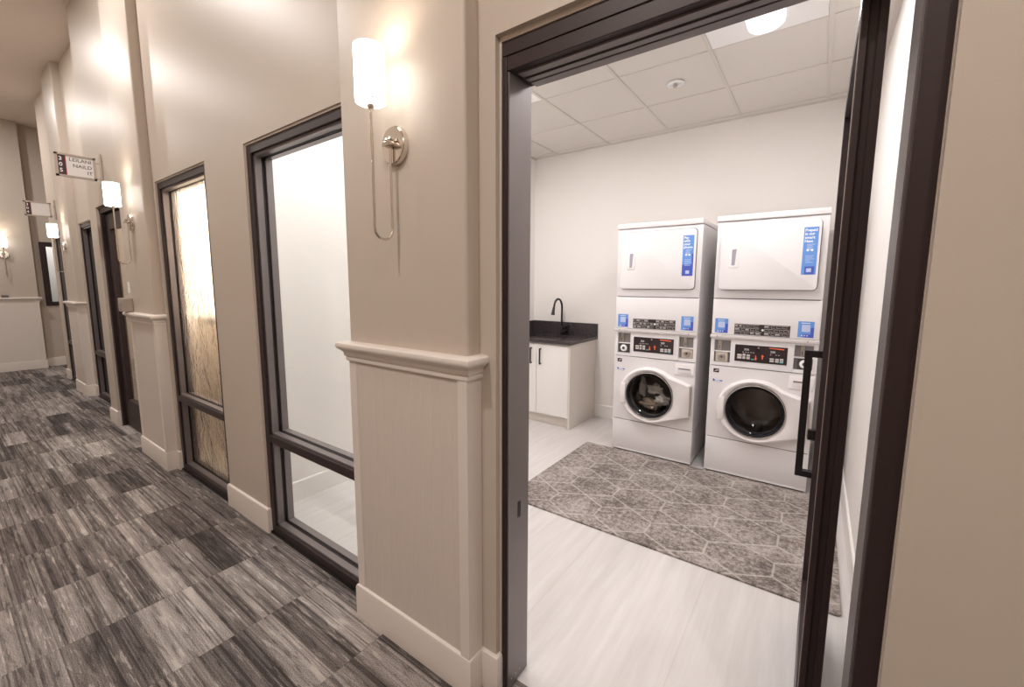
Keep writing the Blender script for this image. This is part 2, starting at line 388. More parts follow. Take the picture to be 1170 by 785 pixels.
# ------------------------------------------------------------------ laundry room shell
S('wall_laundry_front', wall_with_openings(XL, XR+.1, WI-.01, WI, ZC+.3, [(w1[0], w1[1], ZH), (dl[0], dl[1], ZH)]), M['lwall'])
S('wall_laundry_left', MB().box(XL-.1, XL, WI, YB+.1, 0, ZC+.3), M['lwall'])
S('wall_laundry_right', MB().box(XR, XR+.1, WI, YB+.1, 0, ZC+.3), M['lwall'])
S('wall_laundry_back', MB().box(XL, XR, YB, YB+.1, 0, ZC+.3), M['lwall'])
LB = [(0, 0), (.013, 0), (.013, .135), (.009, .142), (0, .142)]
S('baseboard_laundry', MB().sweep([(XR-.0, YB), (-1.985, YB)][::-1], LB).sweep([(XL, 1.25), (XL, 3.79)], LB).sweep([(XR, YB), (XR, 1.25)], LB), M['ltrim'])
# ------------------------------------------------------------------ suspended ceiling
GX = [-.048-.6155*k for k in range(-1, 6)]; GY = [3.697+.62*k for k in (1, 0, -1, -2, -3, -4)]
TRX = [(-.6635, -.048), (-2.5100, -1.8945)]; TRY = (2.457, 3.077); TRY2 = (1.24, 1.837)
xs = sorted([XL, XR] + [x for x in GX if XL < x < XR]); ys = sorted([WI, YB] + [y for y in GY if WI < y < YB])
tiles = MB()
for i in range(len(xs)-1):
    for j in range(len(ys)-1):
        cx, cy = (xs[i]+xs[i+1])/2, (ys[j]+ys[j+1])/2
        if any(a < cx < c for a, c in TRX) and (TRY[0] < cy < TRY[1] or cy < TRY2[1]): continue
        tiles.box(xs[i], xs[i+1], ys[j], ys[j+1], ZC+.003, ZC+.02)
S('ceiling_laundry', tiles, M['tilec'])
g = MB()
for x in GX:
    if XL < x < XR: g.box(x-.012, x+.012, WI, YB, ZC-.004, ZC+.003)
for y in GY:
    if WI < y < YB: g.box(XL, XR, y-.006, y+.006, ZC-.002, ZC+.0035)
g.box(XL, XR, YB-.022, YB, ZC-.005, ZC+.003).box(XL, XL+.022, WI, YB, ZC-.005, ZC+.003).box(XR-.022, XR, WI, YB, ZC-.005, ZC+.003)
S('trim_ceiling_grid', g, M['grid'])
def troffer(x0, x1, label, TRY=TRY):
    t = empty('ceiling_troffer_light', ((x0+x1)/2, (TRY[0]+TRY[1])/2, ZC)); tag(t, label, 'ceiling light')
    a, c = x0+.014, x1-.014; y0, y1 = TRY[0]+.008, TRY[1]-.008; xm = (a+c)/2
    hw = .098; d = .055
    # white basin: sloping ends and curved sides rising behind the centre basket
    b = bmesh.new(); n = 10
    def sh(x):
        u = abs(x-xm)
        if u < hw: return d
        q = (u-hw)/((c-a)/2-hw); return d*(1-q**1.6)
    xsn = [a+(c-a)*k/24 for k in range(25)]
    yy = [y0, y0+.10, y1-.10, y1]
    grid = [[b.verts.new((x, y, ZC + (0 if j in (0, 3) else sh(x)))) for j, y in enumerate(yy)] for x in xsn]
    for i in range(24):
        for j in range(3): b.faces.new((grid[i][j], grid[i+1][j], grid[i+1][j+1], grid[i][j+1]))
    mb = MB(); mb.merge(b); mb.box(a-.002, c+.002, y0, y1, ZC+.075, ZC+.08)
    mb.build('reflector_basin', M['lens2'], t, True)
    # half-round glowing basket with end plates
    pts = [(xm+hw*math.cos(PI*k/16), ZC+.045-.058*math.sin(PI*k/16)) for k in range(17)]
    MB().prism([(p[0], p[1]) for p in pts], 'y', y0+.035, y1-.035).build('diffuser_basket', M['lens'], t, True)
    return t
troffer(*TRX[0], 'square ceiling troffer with round glowing basket above the right washer')
troffer(*TRX[1], 'ceiling troffer half hidden behind the left door jamb')
troffer(*TRX[0], 'added unseen ceiling troffer just inside the laundry doorway, above the opened door', TRY2)  # front row is out of view, added to brighten the laundry room
troffer(*TRX[1], 'added unseen ceiling troffer brightening the room behind the clear corridor window', TRY2)
s_ = empty('fire_sprinkler', (-.962, 3.403, ZC)); tag(s_, 'round white fire sprinkler set in a ceiling tile', 'sprinkler')
MB().lathe([(.062, -.001), (.060, -.006), (.045, -.012), (.030, -.006), (.026, .001)], (-.962, 3.403, ZC)).build('escutcheon', M['white'], s_, True)
MB().lathe([(.012, .0), (.011, -.014), (.006, -.018)], (-.962, 3.403, ZC), seg=16).tube([(-.978, 3.403, ZC-.01), (-.976, 3.403, ZC-.018), (-.962, 3.403, ZC-.026)], .0025, 8).tube([(-.946, 3.403, ZC-.01), (-.948, 3.403, ZC-.018), (-.962, 3.403, ZC-.026)], .0025, 8).lathe([(.013, -.026), (.013, -.028)], (-.962, 3.403, ZC), seg=16).build('sprinkler_head', M['nickel_b'], s_, True)

# ------------------------------------------------------------------ pilasters, base, wainscot
BP = [(0, 0), (.014, 0), (.014, .138), (.011, .148), (.004, .153), (0, .154)]
RP = [(0, 1.176), (.012, 1.176), (.014, 1.186), (.012, 1.192), (.018, 1.198), (.020, 1.212), (.024, 1.216), (.030, 1.222), (.040, 1.230), (.043, 1.240), (.040, 1.250), (.030, 1.256), (.012, 1.258), (0, 1.258)]
def pilaster(xc, yf, yw, n):
    x0, x1 = xc-.328, xc+.328
    b = bmesh.new(); bmesh.ops.create_cube(b, size=1)
    bmesh.ops.transform(b, verts=b.verts, matrix=Matrix.Translation((xc, (yf+yw+.02)/2, HC/2)) @ Matrix.Diagonal((x1-x0, yw+.02-yf, HC, 1)))
    eds = [e for e in b.edges if abs(e.verts[0].co.z-e.verts[1].co.z) > 1 and e.verts[0].co.y < (yf+yw)/2]
    bmesh.ops.bevel(b, geom=eds, offset=.012, segments=4, profile=.5, affect='EDGES')
    mb = MB(); mb.merge(b); S('wall_pilaster_%d' % n, mb, M['wall'], True)
    path = [(x0, yw), (x0, yf), (x1, yf), (x1, yw)]
    # path runs so that outward is away from the pilaster
    path = path[::-1]
    path2 = [(p[0], p[1]) for p in path]
    def out(prof): return prof
    S('trim_chair_rail_%d' % n, MB().sweep(path2[::-1], [(q, z) for q, z in RP]), M['trim'], True)
    # wainscot: corner stiles, rails and grooved panel
    st = MB().box(x0-.004, x0+.04, yf-.004, yw, .15, 1.18).box(x1-.036, x1+.006, yf-.010, yw, .15, 1.18)
    S('trim_wainscot_stiles_%d' % n, st, M['trim'])
    pts = [(x0+.035, yf+.01), (x0+.035, yf-.002)]
    x = x0+.060
    while x < x1-.05:
        pts += [(x-.003, yf-.002), (x, yf-.0006), (x+.003, yf-.002)]; x += .0525
    pts += [(x1-.03, yf-.002), (x1-.03, yf+.01)]
    S('trim_beadboard_%d' % n, MB().prism(pts, 'z', .15, 1.18), M['wains'])
    return path2[::-1]
p1 = pilaster(-1.253, PF, W, 1); p2 = pilaster(-4.46, PF, W, 2); p3 = pilaster(-8.11, P3F, W2, 3)
bb = MB()
bb.sweep([(w1[1], YF-.002)] + [(w1[1], W)] + p1 + [(dl[0], W), (dl[0], YF-.002)], BP)
bb.sweep([(w2[1], YF-.002), (w2[1], W), (w1[0], W), (w1[0], YF-.002)], BP)
bb.sweep([(dA[1], YF-.002), (dA[1], W)] + p2 + [(w2[0], W), (w2[0], YF-.002)], BP)
bb.sweep([(-6.19, W2), (-6.19, W), (dA[0], W), (dA[0], YF-.002)], BP)
bb.sweep([(wE[1], W2+.04), (wE[1], W2)] + p3 + [(wC[0], W2), (wC[0], W2+.04)], BP)
bb.sweep([(wC[1], W2+.04), (wC[1], W2), (-6.19, W2)], BP)
bb.sweep([(-9.65, W2+.1), (-9.65, W2), (wE[0], W2), (wE[0], W2+.04)], BP)
bb.sweep([(dl[1], YF-.002), (dl[1], W), (2.5, W)], BP)
S('baseboard_hall', bb, M['trim'], True)
S('baseboard_left', MB().sweep([(-11.10, -1.35), (-11.10, 1.20), (-11.26, 1.20), (-11.26, 2.45)][:], BP), M['trim'], True)
S('trim_end_rail', MB().sweep([(-11.10, -1.35), (-11.10, 1.20), (-11.13, 1.20)][:], RP), M['trim'], True)
S('trim_end_wainscot', MB().box(-11.10, -11.092, -1.3, 1.14, .15, 1.18).box(-11.10, -11.086, 1.14, 1.20, .15, 1.18), M['trim'])

# ------------------------------------------------------------------ storefront windows
def storefront(n, op, yf, label, glassm, mull=.575, rooms=None):
    x0, x1, zt = op
    t = empty('window_%d' % n, ((x0+x1)/2, yf, 0)); t['kind'] = 'structure'
    e = .006; fw = .045; d = .112; yb = yf+d
    ax0, ax1, az = x0+e, x1-e, zt-e-.004
    f = MB()
    # outer frame with a stepped section: front face, pocket, glazing stop
    for (a, c) in ((ax0, ax0+fw), (ax1-fw, ax1)): f.rbox(a, c, yf, yb, 0, az, .0015, 1)
    f.rbox(ax0+fw, ax1-fw, yf, yb, az-fw, az, .0015, 1)
    f.build('window_frame', M['bronze'], t)
    MB().rbox(ax0+fw, ax1-fw, yf-.002, yb, .004, .052, .0015, 1).build('window_sill', M['bronze'], t)
    MB().box(ax0, ax1, yf-.012, yf+.03, 0, .012).build('sill_flashing', M['blackmetal'], t)
    MB().rbox(ax0+fw, ax1-fw, yf-.001, yb, mull, mull+.045, .0015, 1).build('mullion', M['bronze'], t)
    yg = yf+.060
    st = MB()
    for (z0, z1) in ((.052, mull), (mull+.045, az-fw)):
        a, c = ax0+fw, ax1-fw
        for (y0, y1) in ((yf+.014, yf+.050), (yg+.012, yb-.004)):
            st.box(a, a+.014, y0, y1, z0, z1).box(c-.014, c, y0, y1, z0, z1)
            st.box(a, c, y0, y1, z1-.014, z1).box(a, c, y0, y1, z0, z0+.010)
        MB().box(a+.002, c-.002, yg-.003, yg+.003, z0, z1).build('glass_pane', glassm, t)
    st.build('glazing_stop', M['bronze_lit'], t)  # paler than the frame, with the reflected light in its colour
    k = MB()
    for (z0, z1) in ((.052, mull), (mull+.045, az-fw)):
        a, c = ax0+fw, ax1-fw
        k.box(a, a+.0165, yf+.050, yg-.004, z0, z1).box(c-.0165, c, yf+.050, yg-.004, z0, z1)
        k.box(a, c, yf+.050, yg-.004, z1-.0165, z1).box(a, c, yf+.050, yg-.004, z0, z0+.013)
    k.build('glazing_gasket', M['black'], t)
    # caulk bead between the frame and the drywall return
    cb = MB().box(x0, x0+.007, yf-.004, yf+.004, .155, zt-.011).box(x1-.007, x1, yf-.004, yf+.004, .155, zt-.011).box(x0, x1, yf-.004, yf+.004, zt-.011, zt)
    cb.build('caulk_bead', M['wall'], t)
    return t
storefront(1, w1, 1.114, '', M['glass'])
storefront(2, w2, 1.114, '', M['rain'])
storefront(3, wC, W2+.012, '', M['glass'])
storefront(4, wE, W2+.012, '', M['glass'])

# small framed window in the end wall of the alcove
t = empty('window_5', (-11.26, 1.51, 1.10)); t['kind'] = 'structure'
MB().box(-11.28, -11.235, 1.30, 1.38, 1.10, 2.23).box(-11.28, -11.235, 1.94, 2.02, 1.10, 2.23).box(-11.28, -11.235, 1.38, 1.94, 1.10, 1.17).box(-11.28, -11.235, 1.38, 1.94, 2.15, 2.23).build('window_frame', M['bronze'], t)
MB().box(-11.27, -11.264, 1.38, 1.94, 1.17, 2.15).build('glass_pane', M['glass'], t)
S('wall_room_end', MB().box(-12.6, -12.5, .8, 2.4, 0, 3).box(-12.5, -11.42, .8, .9, 0, 3).box(-12.5, -11.42, 2.3, 2.4, 0, 3).box(-12.5, -11.42, .9, 2.3, 2.9, 3), M['endroom'])

# ------------------------------------------------------------------ rooms behind the glass
def room(name, x0, x1, y0, y1, m, z1=3.0):
    return S(name, MB().box(x0-.05, x0, y0, y1, 0, z1).box(x1, x1+.05, y0, y1, 0, z1).box(x0-.05, x1+.05, y1, y1+.05, 0, z1).box(x0-.05, x1+.05, y0, y1+.05, z1, z1+.05).box(x0-.05, x1+.05, y0, y1, -.05, -.001), m)
room('wall_salon_room', -4.52, -2.99, WI-.01, 3.4, M['salon'])
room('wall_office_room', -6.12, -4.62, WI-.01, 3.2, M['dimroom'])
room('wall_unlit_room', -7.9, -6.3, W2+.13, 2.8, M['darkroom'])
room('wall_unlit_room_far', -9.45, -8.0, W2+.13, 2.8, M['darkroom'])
# added counter shape, standing in for the dark reflection in the rain glass
t = empty('reflection_stand_in', (-3.75, 1.9, 0)); tag(t, 'added dark counter shape standing in for the reflection in the rain glass window', 'counter')
MB().box(-4.50, -3.03, 1.50, 1.54, .0, 1.16).build('stand_in_front', M['salon_front'], t)
MB().box(-4.51, -3.0, 1.46, 1.98, 1.16, 1.20).build('stand_in_top', M['salon_dark'], t)

# ------------------------------------------------------------------ laundry door (door_1): frame and leaf swung into the room
t = empty('door_1', (-.345, YF, 0)); t['kind'] = 'structure'
a, c = dl[0]+.008, dl[1]-.0015; zt = ZH-.012; fw = .042; y0, y1 = YF, 1.262
fr = MB()
fr.rbox(a-.006, a+fw-.024, y0, y1, .0, zt-.047, .0015, 1)
fr.rbox(c-fw, c, y0, y1, .0, zt-.047, .0015, 1)
fr.rbox(a-.006, c, y0, y1, zt-.046, zt, .0015, 1)
fr.rbox(a+fw-.026, c-fw+.002, y0+.004, y1, zt-.088, zt-.045, .0015, 1)
fr.build('door_frame', M['bronze'], t)
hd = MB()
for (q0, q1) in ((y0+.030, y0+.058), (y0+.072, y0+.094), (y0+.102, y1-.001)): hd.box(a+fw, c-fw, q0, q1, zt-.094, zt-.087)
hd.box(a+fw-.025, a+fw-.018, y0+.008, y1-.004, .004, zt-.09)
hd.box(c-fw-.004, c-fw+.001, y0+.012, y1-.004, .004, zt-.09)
hd.build('jamb_liner', M['bronze_lit'], t)  # pale colour carries the light falling on the inner jamb faces
MB().box(a+fw-.0185, a+fw-.0168, y0+.065, y0+.082, .655, .715).build('strike_plate', M['black'], t)
for q in (.018, .045, .070): MB().lathe([(.0035, 0), (.0035, .0015)], (a+fw-.018, y0+q+.01, .035), 'x', 10).build('jamb_screw', M['nickel_b'], t)
MB().box(a, c, y0-.004, y1, -.0004, .010).build('threshold', M['bronze_lit'], t) if False else None
cb = MB().box(dl[0], dl[0]+.010, YF-.004, YF+.004, .155, ZH-.016).box(dl[1]-.002, dl[1], YF-.004, YF+.004, 0, ZH-.016).box(dl[0], dl[1], YF-.004, YF+.004, ZH-.016, ZH)
cb.build('caulk_bead', M['wall'], t)
# leaf: opened 90 degrees, its hinge edge towards the hall
lx0, lx1, ly0, ly1, lz0, lz1 = .0325, .079, 1.255, 2.135, .010, 2.162
leaf = MB()
leaf.rbox(lx0, lx0+.0145, ly0, ly0+.055, lz0, lz1, .0015, 1).rbox(lx1-.0165, lx1, ly0, ly0+.055, lz0, lz1, .0015, 1)
leaf.box(lx0+.010, lx1-.012, ly0+.010, ly0+.055, lz0, lz1)
leaf.rbox(lx0, lx1, ly1-.055, ly1, lz0, lz1, .0015, 1)
leaf.box(lx0, lx1, ly0+.055, ly1-.055, lz1-.050, lz1).box(lx0, lx1, ly0+.055, ly1-.055, lz0, .255)
lf = leaf.build('door_leaf', M['bronze'], t)
MB().box(lx0-.0012, lx0+.001, ly0+.002, ly0+.012, lz0, lz1).build('edge_highlight', M['nickel_b'], lf)  # bright strip stands in for the highlight along the stile corner
MB().box(.052, .058, ly0+.053, ly1-.053, .253, lz1-.048).build('glass_pane', M['glass'], lf)
h = MB()
hx = -.013
h.rbox(hx-.013, hx+.013, 2.085, 2.111, .700, 1.232, .002, 1).rbox(hx+.010, lx0+.001, 2.085, 2.111, .700, .727, .002, 1).rbox(hx+.010, lx0+.001, 2.085, 2.111, 1.205, 1.232, .002, 1)
h.build('door_handle', M['blackmetal'], lf)
MB().rbox(lx0-.026, lx0+.001, 2.088, 2.108, .860, .905, .003, 1).build('thumb_turn', M['blackmetal'], lf)

# ------------------------------------------------------------------ door to the next suite (door_2)
t = empty('door_2', (-5.4, YF, 0)); t['kind'] = 'structure'
a, c = dA[0]+.006, dA[1]-.006
MB().rbox(a, a+.05, YF, YF+.11, 0, ZH-.01, .0015, 1).rbox(c-.05, c, YF, YF+.11, 0, ZH-.01, .0015, 1).rbox(a, c, YF, YF+.11, ZH-.06, ZH-.01, .0015, 1).build('door_frame', M['bronze'], t)
lf = MB().rbox(a+.055, a+.185, YF+.03, YF+.075, .01, ZH-.075, .002, 1).rbox(c-.185, c-.055, YF+.03, YF+.075, .01, ZH-.075, .002, 1).box(a+.185, c-.185, YF+.03, YF+.075, ZH-.22, ZH-.075).box(a+.185, c-.185, YF+.03, YF+.075, .01, .30).build('door_leaf', M['bronze'], t)
MB().box(a+.18, c-.18, YF+.050, YF+.056, .29, ZH-.21).build('glass_pane', M['glass'], lf)

# ------------------------------------------------------------------ wall sconces
def sconce(label):
    """built at origin: wall plane y=0, lamp towards -y, backplate centre z=0"""
    t = empty('wall_sconce', (0, 0, 0)); tag(t, label, 'wall lamp', 'nickel wall sconces along the hall')
    MB().lathe([(0, -.022), (.056, -.022), (.060, -.018), (.062, -.004), (.062, 0)], (0, 0, 0), 'y', 40, 1., 1.08).build('backplate', M['nickel'], t, True)
    mb = MB().rbox(-.020, .020, -.050, -.020, -.008, .006, .002, 2)
    mb.lathe([(.0, .022), (.008, .020), (.010, .013), (.007, .006), (.007, -.002)], (-.009, -.036, 0), seg=16)
    mb.lathe([(.0, .022), (.008, .020), (.010, .013), (.007, .006), (.007, -.002)], (.010, -.036, 0), seg=16)
    mb.build('clamp_block', M['nickel'], t, True)
    pts = [(0, -.030, .004), (0, -.030, -.1), (0, -.030, -.290)]
    R = .0375; cy = -.030-R; zb = -.290
    pts += [(0, cy+R*math.cos(PI*k/14), zb-R*math.sin(PI*k/14)) for k in range(1, 14)]
    pts += [(0, -.105, zb), (0, -.105, -.1), (0, -.105, .105)]
    MB().tube(pts, .0048, 12).build('curved_rod', M['nickel'], t, True)
    MB().lathe([(.0, .094), (.009, .094), (.012, .100), (.012, .113), (.006, .117)], (0, -.105, 0), seg=20).build('shade_holder', M['nickel'], t, True)
    global s_cap
    s_cap = False
    sh = MB().lathe([(.0475, .112), (.0495, .113), (.0495, .284), (.0475, .285), (.0475, .119), (.0, .118)], (0, -.105, 0), seg=48).build('lamp_shade', M['shade'], t, True)
    MB().lathe([(.0497, .111), (.0503, .1113), (.0503, .1140), (.0497, .1145)], (0, -.105, 0), seg=48).build('shade_rim', M['gap'], sh, True)
    s_cap = True
    return t
def place(o, loc, rz=0): o.location = loc; o.rotation_euler = (0, 0, rz); return o
sc1 = sconce('largest nickel wall sconce, nearest, on the panelled pilaster beside the laundry doorway')
others = []
for loc, rz, lab in (((-4.46, PF, 1.978), 0, 'nickel wall sconce on the second pilaster, right of the framed nail salon sign'),
                     ((-8.11, P3F, 1.978), 0, 'small distant nickel wall sconce below the hanging sign with no name'),
                     ((-11.10, .868, 1.978), PI/2, 'nickel wall sconce cut by the left edge, on the far end wall')):
    o = copy_tree(sc1); o['label'] = lab; others.append((o, loc, rz))
place(sc1, (-1.246, PF, 1.978))
for o, loc, rz in others: place(o, loc, rz)
def lamp(name, kind, loc, e, col, size=.05, rot=(0, 0, 0), parent=None, **kw):
    l = bpy.data.lights.new(name, kind); l.energy = e; l.color = col
    if kind == 'AREA': l.size = size; l.shape = kw.get('shape', 'SQUARE'); l.size_y = kw.get('sy', size)
    elif kind in ('POINT', 'SPOT'): l.shadow_soft_size = size
    if kind == 'SPOT': l.spot_size = kw.get('spot', 1.5); l.spot_blend = .8
    o = bpy.data.objects.new(name, l); C.objects.link(o); o.location = loc; o.rotation_euler = rot
    if parent is not None:
        o.parent = parent; o.location = loc
    return o
WARM = (1., .86, .70); NEUT = (1., .955, .92)
for o in [sc1] + [q[0] for q in others]:
    lamp('sconce_bulb', 'POINT', (0, -.105, .24), 1.8, WARM, .02, parent=o)

# ------------------------------------------------------------------ hanging blade signs
def sign(x, yw, lab, num, lines):
    t = empty('blade_sign', (x, yw, 2.43)); tag(t, lab, 'sign')
    y0, y1, z0, z1 = yw-.308, yw-.045, 2.440, 2.640; d = .010
    f = MB().box(x-d, x+d, y0, y0+.018, z0, z1).box(x-d, x+d, y1-.018, y1, z0, z1).box(x-d, x+d, y0, y1, z0, z0+.016).box(x-d, x+d, y0, y1, z1-.016, z1)
    f.build('sign_frame', M['signframe'], t)
    MB().box(x-.004, x+.004, y0+.016, y1-.016, z0+.014, z1-.014).build('sign_face', M['signwhite'], t)
    MB().box(x+.004, x+.0055, y0+.016, y0+.066, z0+.014, z1-.014).build('number_panel', M['signdark'], t)
    MB().box(x+.004, x+.006, y0+.066, y0+.070, z0+.014, z1-.014).build('red_line', M['signred'], t)
    for k, ch in enumerate(num):
        text('number', ch, .045, (x+.0058, y0+.024, z1-.062-k*.050), M['white'], t, rot=(PI/2, 0, PI/2), bold=.0008)
    for k, ln in enumerate(lines):
        text('lettering', ln, .040, (x+.0045, y1-.026, z1-.058-k*.050), M['signdark'], t, rot=(PI/2, 0, PI/2), align='RIGHT', bold=.0002, sx=1.08)
    for q in (z1-.045, z0+.020): MB().box(x-.006, x+.006, y1-.002, yw-.010, q, q+.007).build('bracket_arm', M['signframe'], t)
    MB().rbox(x-.011, x+.011, yw-.018, yw-.0005, 2.415, 2.690, .004, 2).build('wall_bar', M['signframe'], t)
sign(-5.50, W, 'framed blade sign reading LEILANI NAILD IT with dark number panel', '305', ['LEILANI', 'NAILD', 'IT'])
sign(-9.02, W2, 'smaller distant blade sign with blank white face and dark number panel', '304', [])
# box and notice by the suite door
t = empty('wall_dispenser', (-4.70, PF, 1.25)); tag(t, 'small pale box on the second pilaster above its chair rail', 'box')
MB().rbox(-4.775, -4.665, PF-.075, PF-.0005, 1.262, 1.375, .006, 2).build('housing', M['signframe'], t)
MB().rbox(-4.755, -4.685, PF-.079, PF-.074, 1.29, 1.34, .002, 2).build('front_cover', M['nickel_b'], t)
t = tag(MB().box(-4.788, -4.7875, W-.060, W-.005, 1.42, 1.52).build('paper_notice', M['paper']), 'tiny white paper notice beside the suite door', 'notice') if False else None
t = tag(MB().box(-4.775, -4.715, PF-.0012, PF-.0002, 1.415, 1.51).build('paper_notice', M['paper']), 'small bright white paper notice on the second pilaster above the pale box', 'notice')
t = tag(MB().rbox(-11.099, -11.08, .78, .86, 1.262, 1.30, .003, 2).build('door_wedge_box', M['salon_dark']), 'small dark box on the chair rail of the far end wall', 'box')
t.name = 'small_box'

# ------------------------------------------------------------------ stacked washer dryers
YM = 3.604
def rrect(x0, x1, z0, z1, r, n=6):
    pts = []
    for cx, cz, a0 in ((x1-r, z1-r, 0), (x0+r, z1-r, PI/2), (x0+r, z0+r, PI), (x1-r, z0+r, 1.5*PI)):
        for k in range(n+1): pts.append((cx+r*math.cos(a0+PI/2*k/n), cz+r*math.sin(a0+PI/2*k/n)))
    return pts
def stack(x0, label, ajar, words, plates, laundry):
    x1 = x0+.685; yb = 4.31
    t = empty('stacked_washer_dryer', ((x0+x1)/2, (YM+yb)/2, 0)); tag(t, label, 'washer dryer', 'stacked washer dryers in the laundry room')
    X = lambda v: x0+v
    cab = MB()
    fo = X(.318+.012); fz = .553
    # washer front built with a round opening, so the drum can be seen
    cab.rbox(x0, x1, YM+.030, yb, .020, .298, .004, 1)
    cab.rbox(x0, x0+.025, YM+.03, yb, .296, .874, .003, 1).rbox(x1-.025, x1, YM+.03, yb, .296, .874, .003, 1).box(x0+.02, x1-.02, yb-.02, yb-.001, .296, .874)
    cab.rbox(x0, x1, YM+.030, yb, .868, 1.10, .003, 1)
    cab.rbox(x0, x1, YM+.026, yb, 1.098, 1.972, .004, 1)
    body = cab.build('cabinet', M['enamel'], t, True)
    MB().box(x0+.012, x1-.012, YM+.02, yb-.02, 0., .022).build('base_skirt', M['gap'], t)
    # kick panel
    MB().rbox(x0, x1, YM, YM+.032, .020, .292, .005, 2).build('kick_panel', M['enamel'], t, True)
    MB().rbox(x0, x1, YM-.001, YM+.03, .013, .030, .003, 1).build('toe_strip', M['enamel_l'], t, True)
    # washer front panel with hole
    b = bmesh.new(); n = 48; R = .232; z0, z1 = .298, .869
    hole = [b.verts.new((fo+R*math.cos(2*PI*k/n), YM, fz+R*math.sin(2*PI*k/n))) for k in range(n)]
    def border(a):
        cx, cz = math.cos(a), math.sin(a)
        s_ = min(((x1-fo)/cx if cx > 1e-9 else (x0-fo)/cx if cx < -1e-9 else 1e9), ((z1-fz)/cz if cz > 1e-9 else (z0-fz)/cz if cz < -1e-9 else 1e9))
        return (fo+s_*cx, YM, fz+s_*cz)
    outer = [b.verts.new(border(2*PI*k/n)) for k in range(n)]
    for k in range(n): b.faces.new((hole[k], outer[k], outer[(k+1) % n], hole[(k+1) % n]))
    # pull the nearest border points into the four corners
    for cxn, czn in ((x0, z0), (x1, z0), (x0, z1), (x1, z1)):
        v = min(outer, key=lambda v: (v.co.x-cxn)**2+(v.co.z-czn)**2); v.co.x, v.co.z = cxn, czn
    ext = bmesh.ops.extrude_face_region(b, geom=b.faces[:]); vs = [g for g in ext['geom'] if isinstance(g, bmesh.types.BMVert)]
    bmesh.ops.translate(b, verts=vs, vec=(0, .032, 0)); bmesh.ops.recalc_face_normals(b, faces=b.faces)
    mb = MB(); mb.merge(b); mb.build('washer_front_panel', M['enamel'], t)
    # drum and gasket
    global s_cap
    s_cap = False
    MB().lathe([(.215, .01), (.190, .03), (.180, .06), (.186, .09)], (fo, YM, fz), 'y', 40).build('door_gasket', M['gasket'], t, True)
    dr = MB().lathe([(.186, .085), (.235, .11), (.240, .46), (.20, .49), (.06, .47), (0, .468)], (fo, YM, fz), 'y', 40).build('drum', M['drum'], t, True)
    s_cap = True
    for k in range(3):
        a = 2*PI*k/3+.5
        MB().tube([(fo+.215*math.cos(a), YM+.13, fz+.215*math.sin(a)), (fo+.205*math.cos(a+.05), YM+.28, fz+.205*math.sin(a+.05)), (fo+.215*math.cos(a), YM+.44, fz+.215*math.sin(a))], [.02, .032, .02], 10).build('drum_baffle', M['drum'], dr, True)
    # door: round ring running into a tail at the hinge side
    dep = .052; rx, rz = .262, .243
    tail = [(X(.664), .418), (X(.664), .686)]
    pts = []
    a_top = math.radians(50); a_bot = math.radians(-66)
    k0 = a_top; n2 = 40
    for k in range(n2+1):
        a = a_top+(2*PI+a_bot-a_top)*k/n2; pts.append((fo+rx*math.cos(a), fz+rz*math.sin(a)))
    outline = pts + tail
    # front face = annulus between the glass hole and the outline
    b = bmesh.new(); m2 = len(outline); RG = .204
    def ringpt(p, r, y):
        a = math.atan2(p[1]-fz, p[0]-fo); return b.verts.new((fo+r*math.cos(a), y, fz+r*math.sin(a)))
    def sc_(p, s, y): return b.verts.new((fo+(p[0]-fo)*s, y, fz+(p[1]-fz)*s))
    rows = [[b.verts.new((p[0], YM-.001, p[1])) for p in outline],
            [sc_(p, .995, YM-.022) for p in outline], [sc_(p, .972, YM-.038) for p in outline],
            [sc_(p, .93, YM-.045) for p in outline],
            [ringpt(p, RG+.012, YM-.040) for p in outline], [ringpt(p, RG, YM-.032) for p in outline], [ringpt(p, RG, YM+.0) for p in outline]]
    for i in range(len(rows)-1):
        for k in range(m2): b.faces.new((rows[i][k], rows[i][(k+1) % m2], rows[i+1][(k+1) % m2], rows[i+1][k]))
    bmesh.ops.recalc_face_normals(b, faces=b.faces)
    mb = MB(); mb.merge(b); door = mb.build('washer_door', M['enamel_l'], t, True)
    MB().rbox(X(.660), X(.668), YM-.034, YM+.0, .43, .672, .002, 1).build('hinge', M['nickel_b'], door)
    gl = MB()
    gl.rbox(fo-.246, fo-.203, YM-.052, YM-.036, fz-.095, fz+.085, .006, 2)
    gl.build('door_grip', M['enamel_l'], door, True)
    s_cap = False
    MB().lathe([(.205, -.030), (.203, -.043), (.190, -.046), (.176, -.030), (.170, -.010)], (fo, YM, fz), 'y', 56).build('glass_bezel', M['chrome'], door, True)
    MB().lathe([(.178, -.030), (.165, -.022), (.150, .010), (.130, .045), (.09, .066), (0, .072)], (fo, YM, fz), 'y', 48).build('glass_bowl', M['bowl'], door, True)
    MB().lathe([(.196, -.0465), (.199, -.048), (.202, -.0465)], (fo, YM, fz), 'y', 56).build('bezel_ring', M['nickel_b'], door, True)
    s_cap = True
    # detergent drawer
    d0, d1 = X(.525), X(.676)
    MB().prism(rrect(d0, d1, .757, .853, .014), 'y', YM-.006, YM+.01, .002).build('detergent_drawer', M['enamel_l'], t, True)
    MB().prism(rrect(d0+.024, d1-.022, .776, .822, .008), 'y', YM-.0105, YM-.004, .0015).build('drawer_grip', M['enamel'], t, True)
    MB().prism(rrect(d0+.030, d1-.028, .806, .818, .004), 'y', YM-.0112, YM-.009).build('grip_slot', M['slot'], t)
    # control section
    cs = MB()
    cs.rbox(X(.140), X(.548), YM-.004, YM+.03, .874, 1.090, .004, 2)
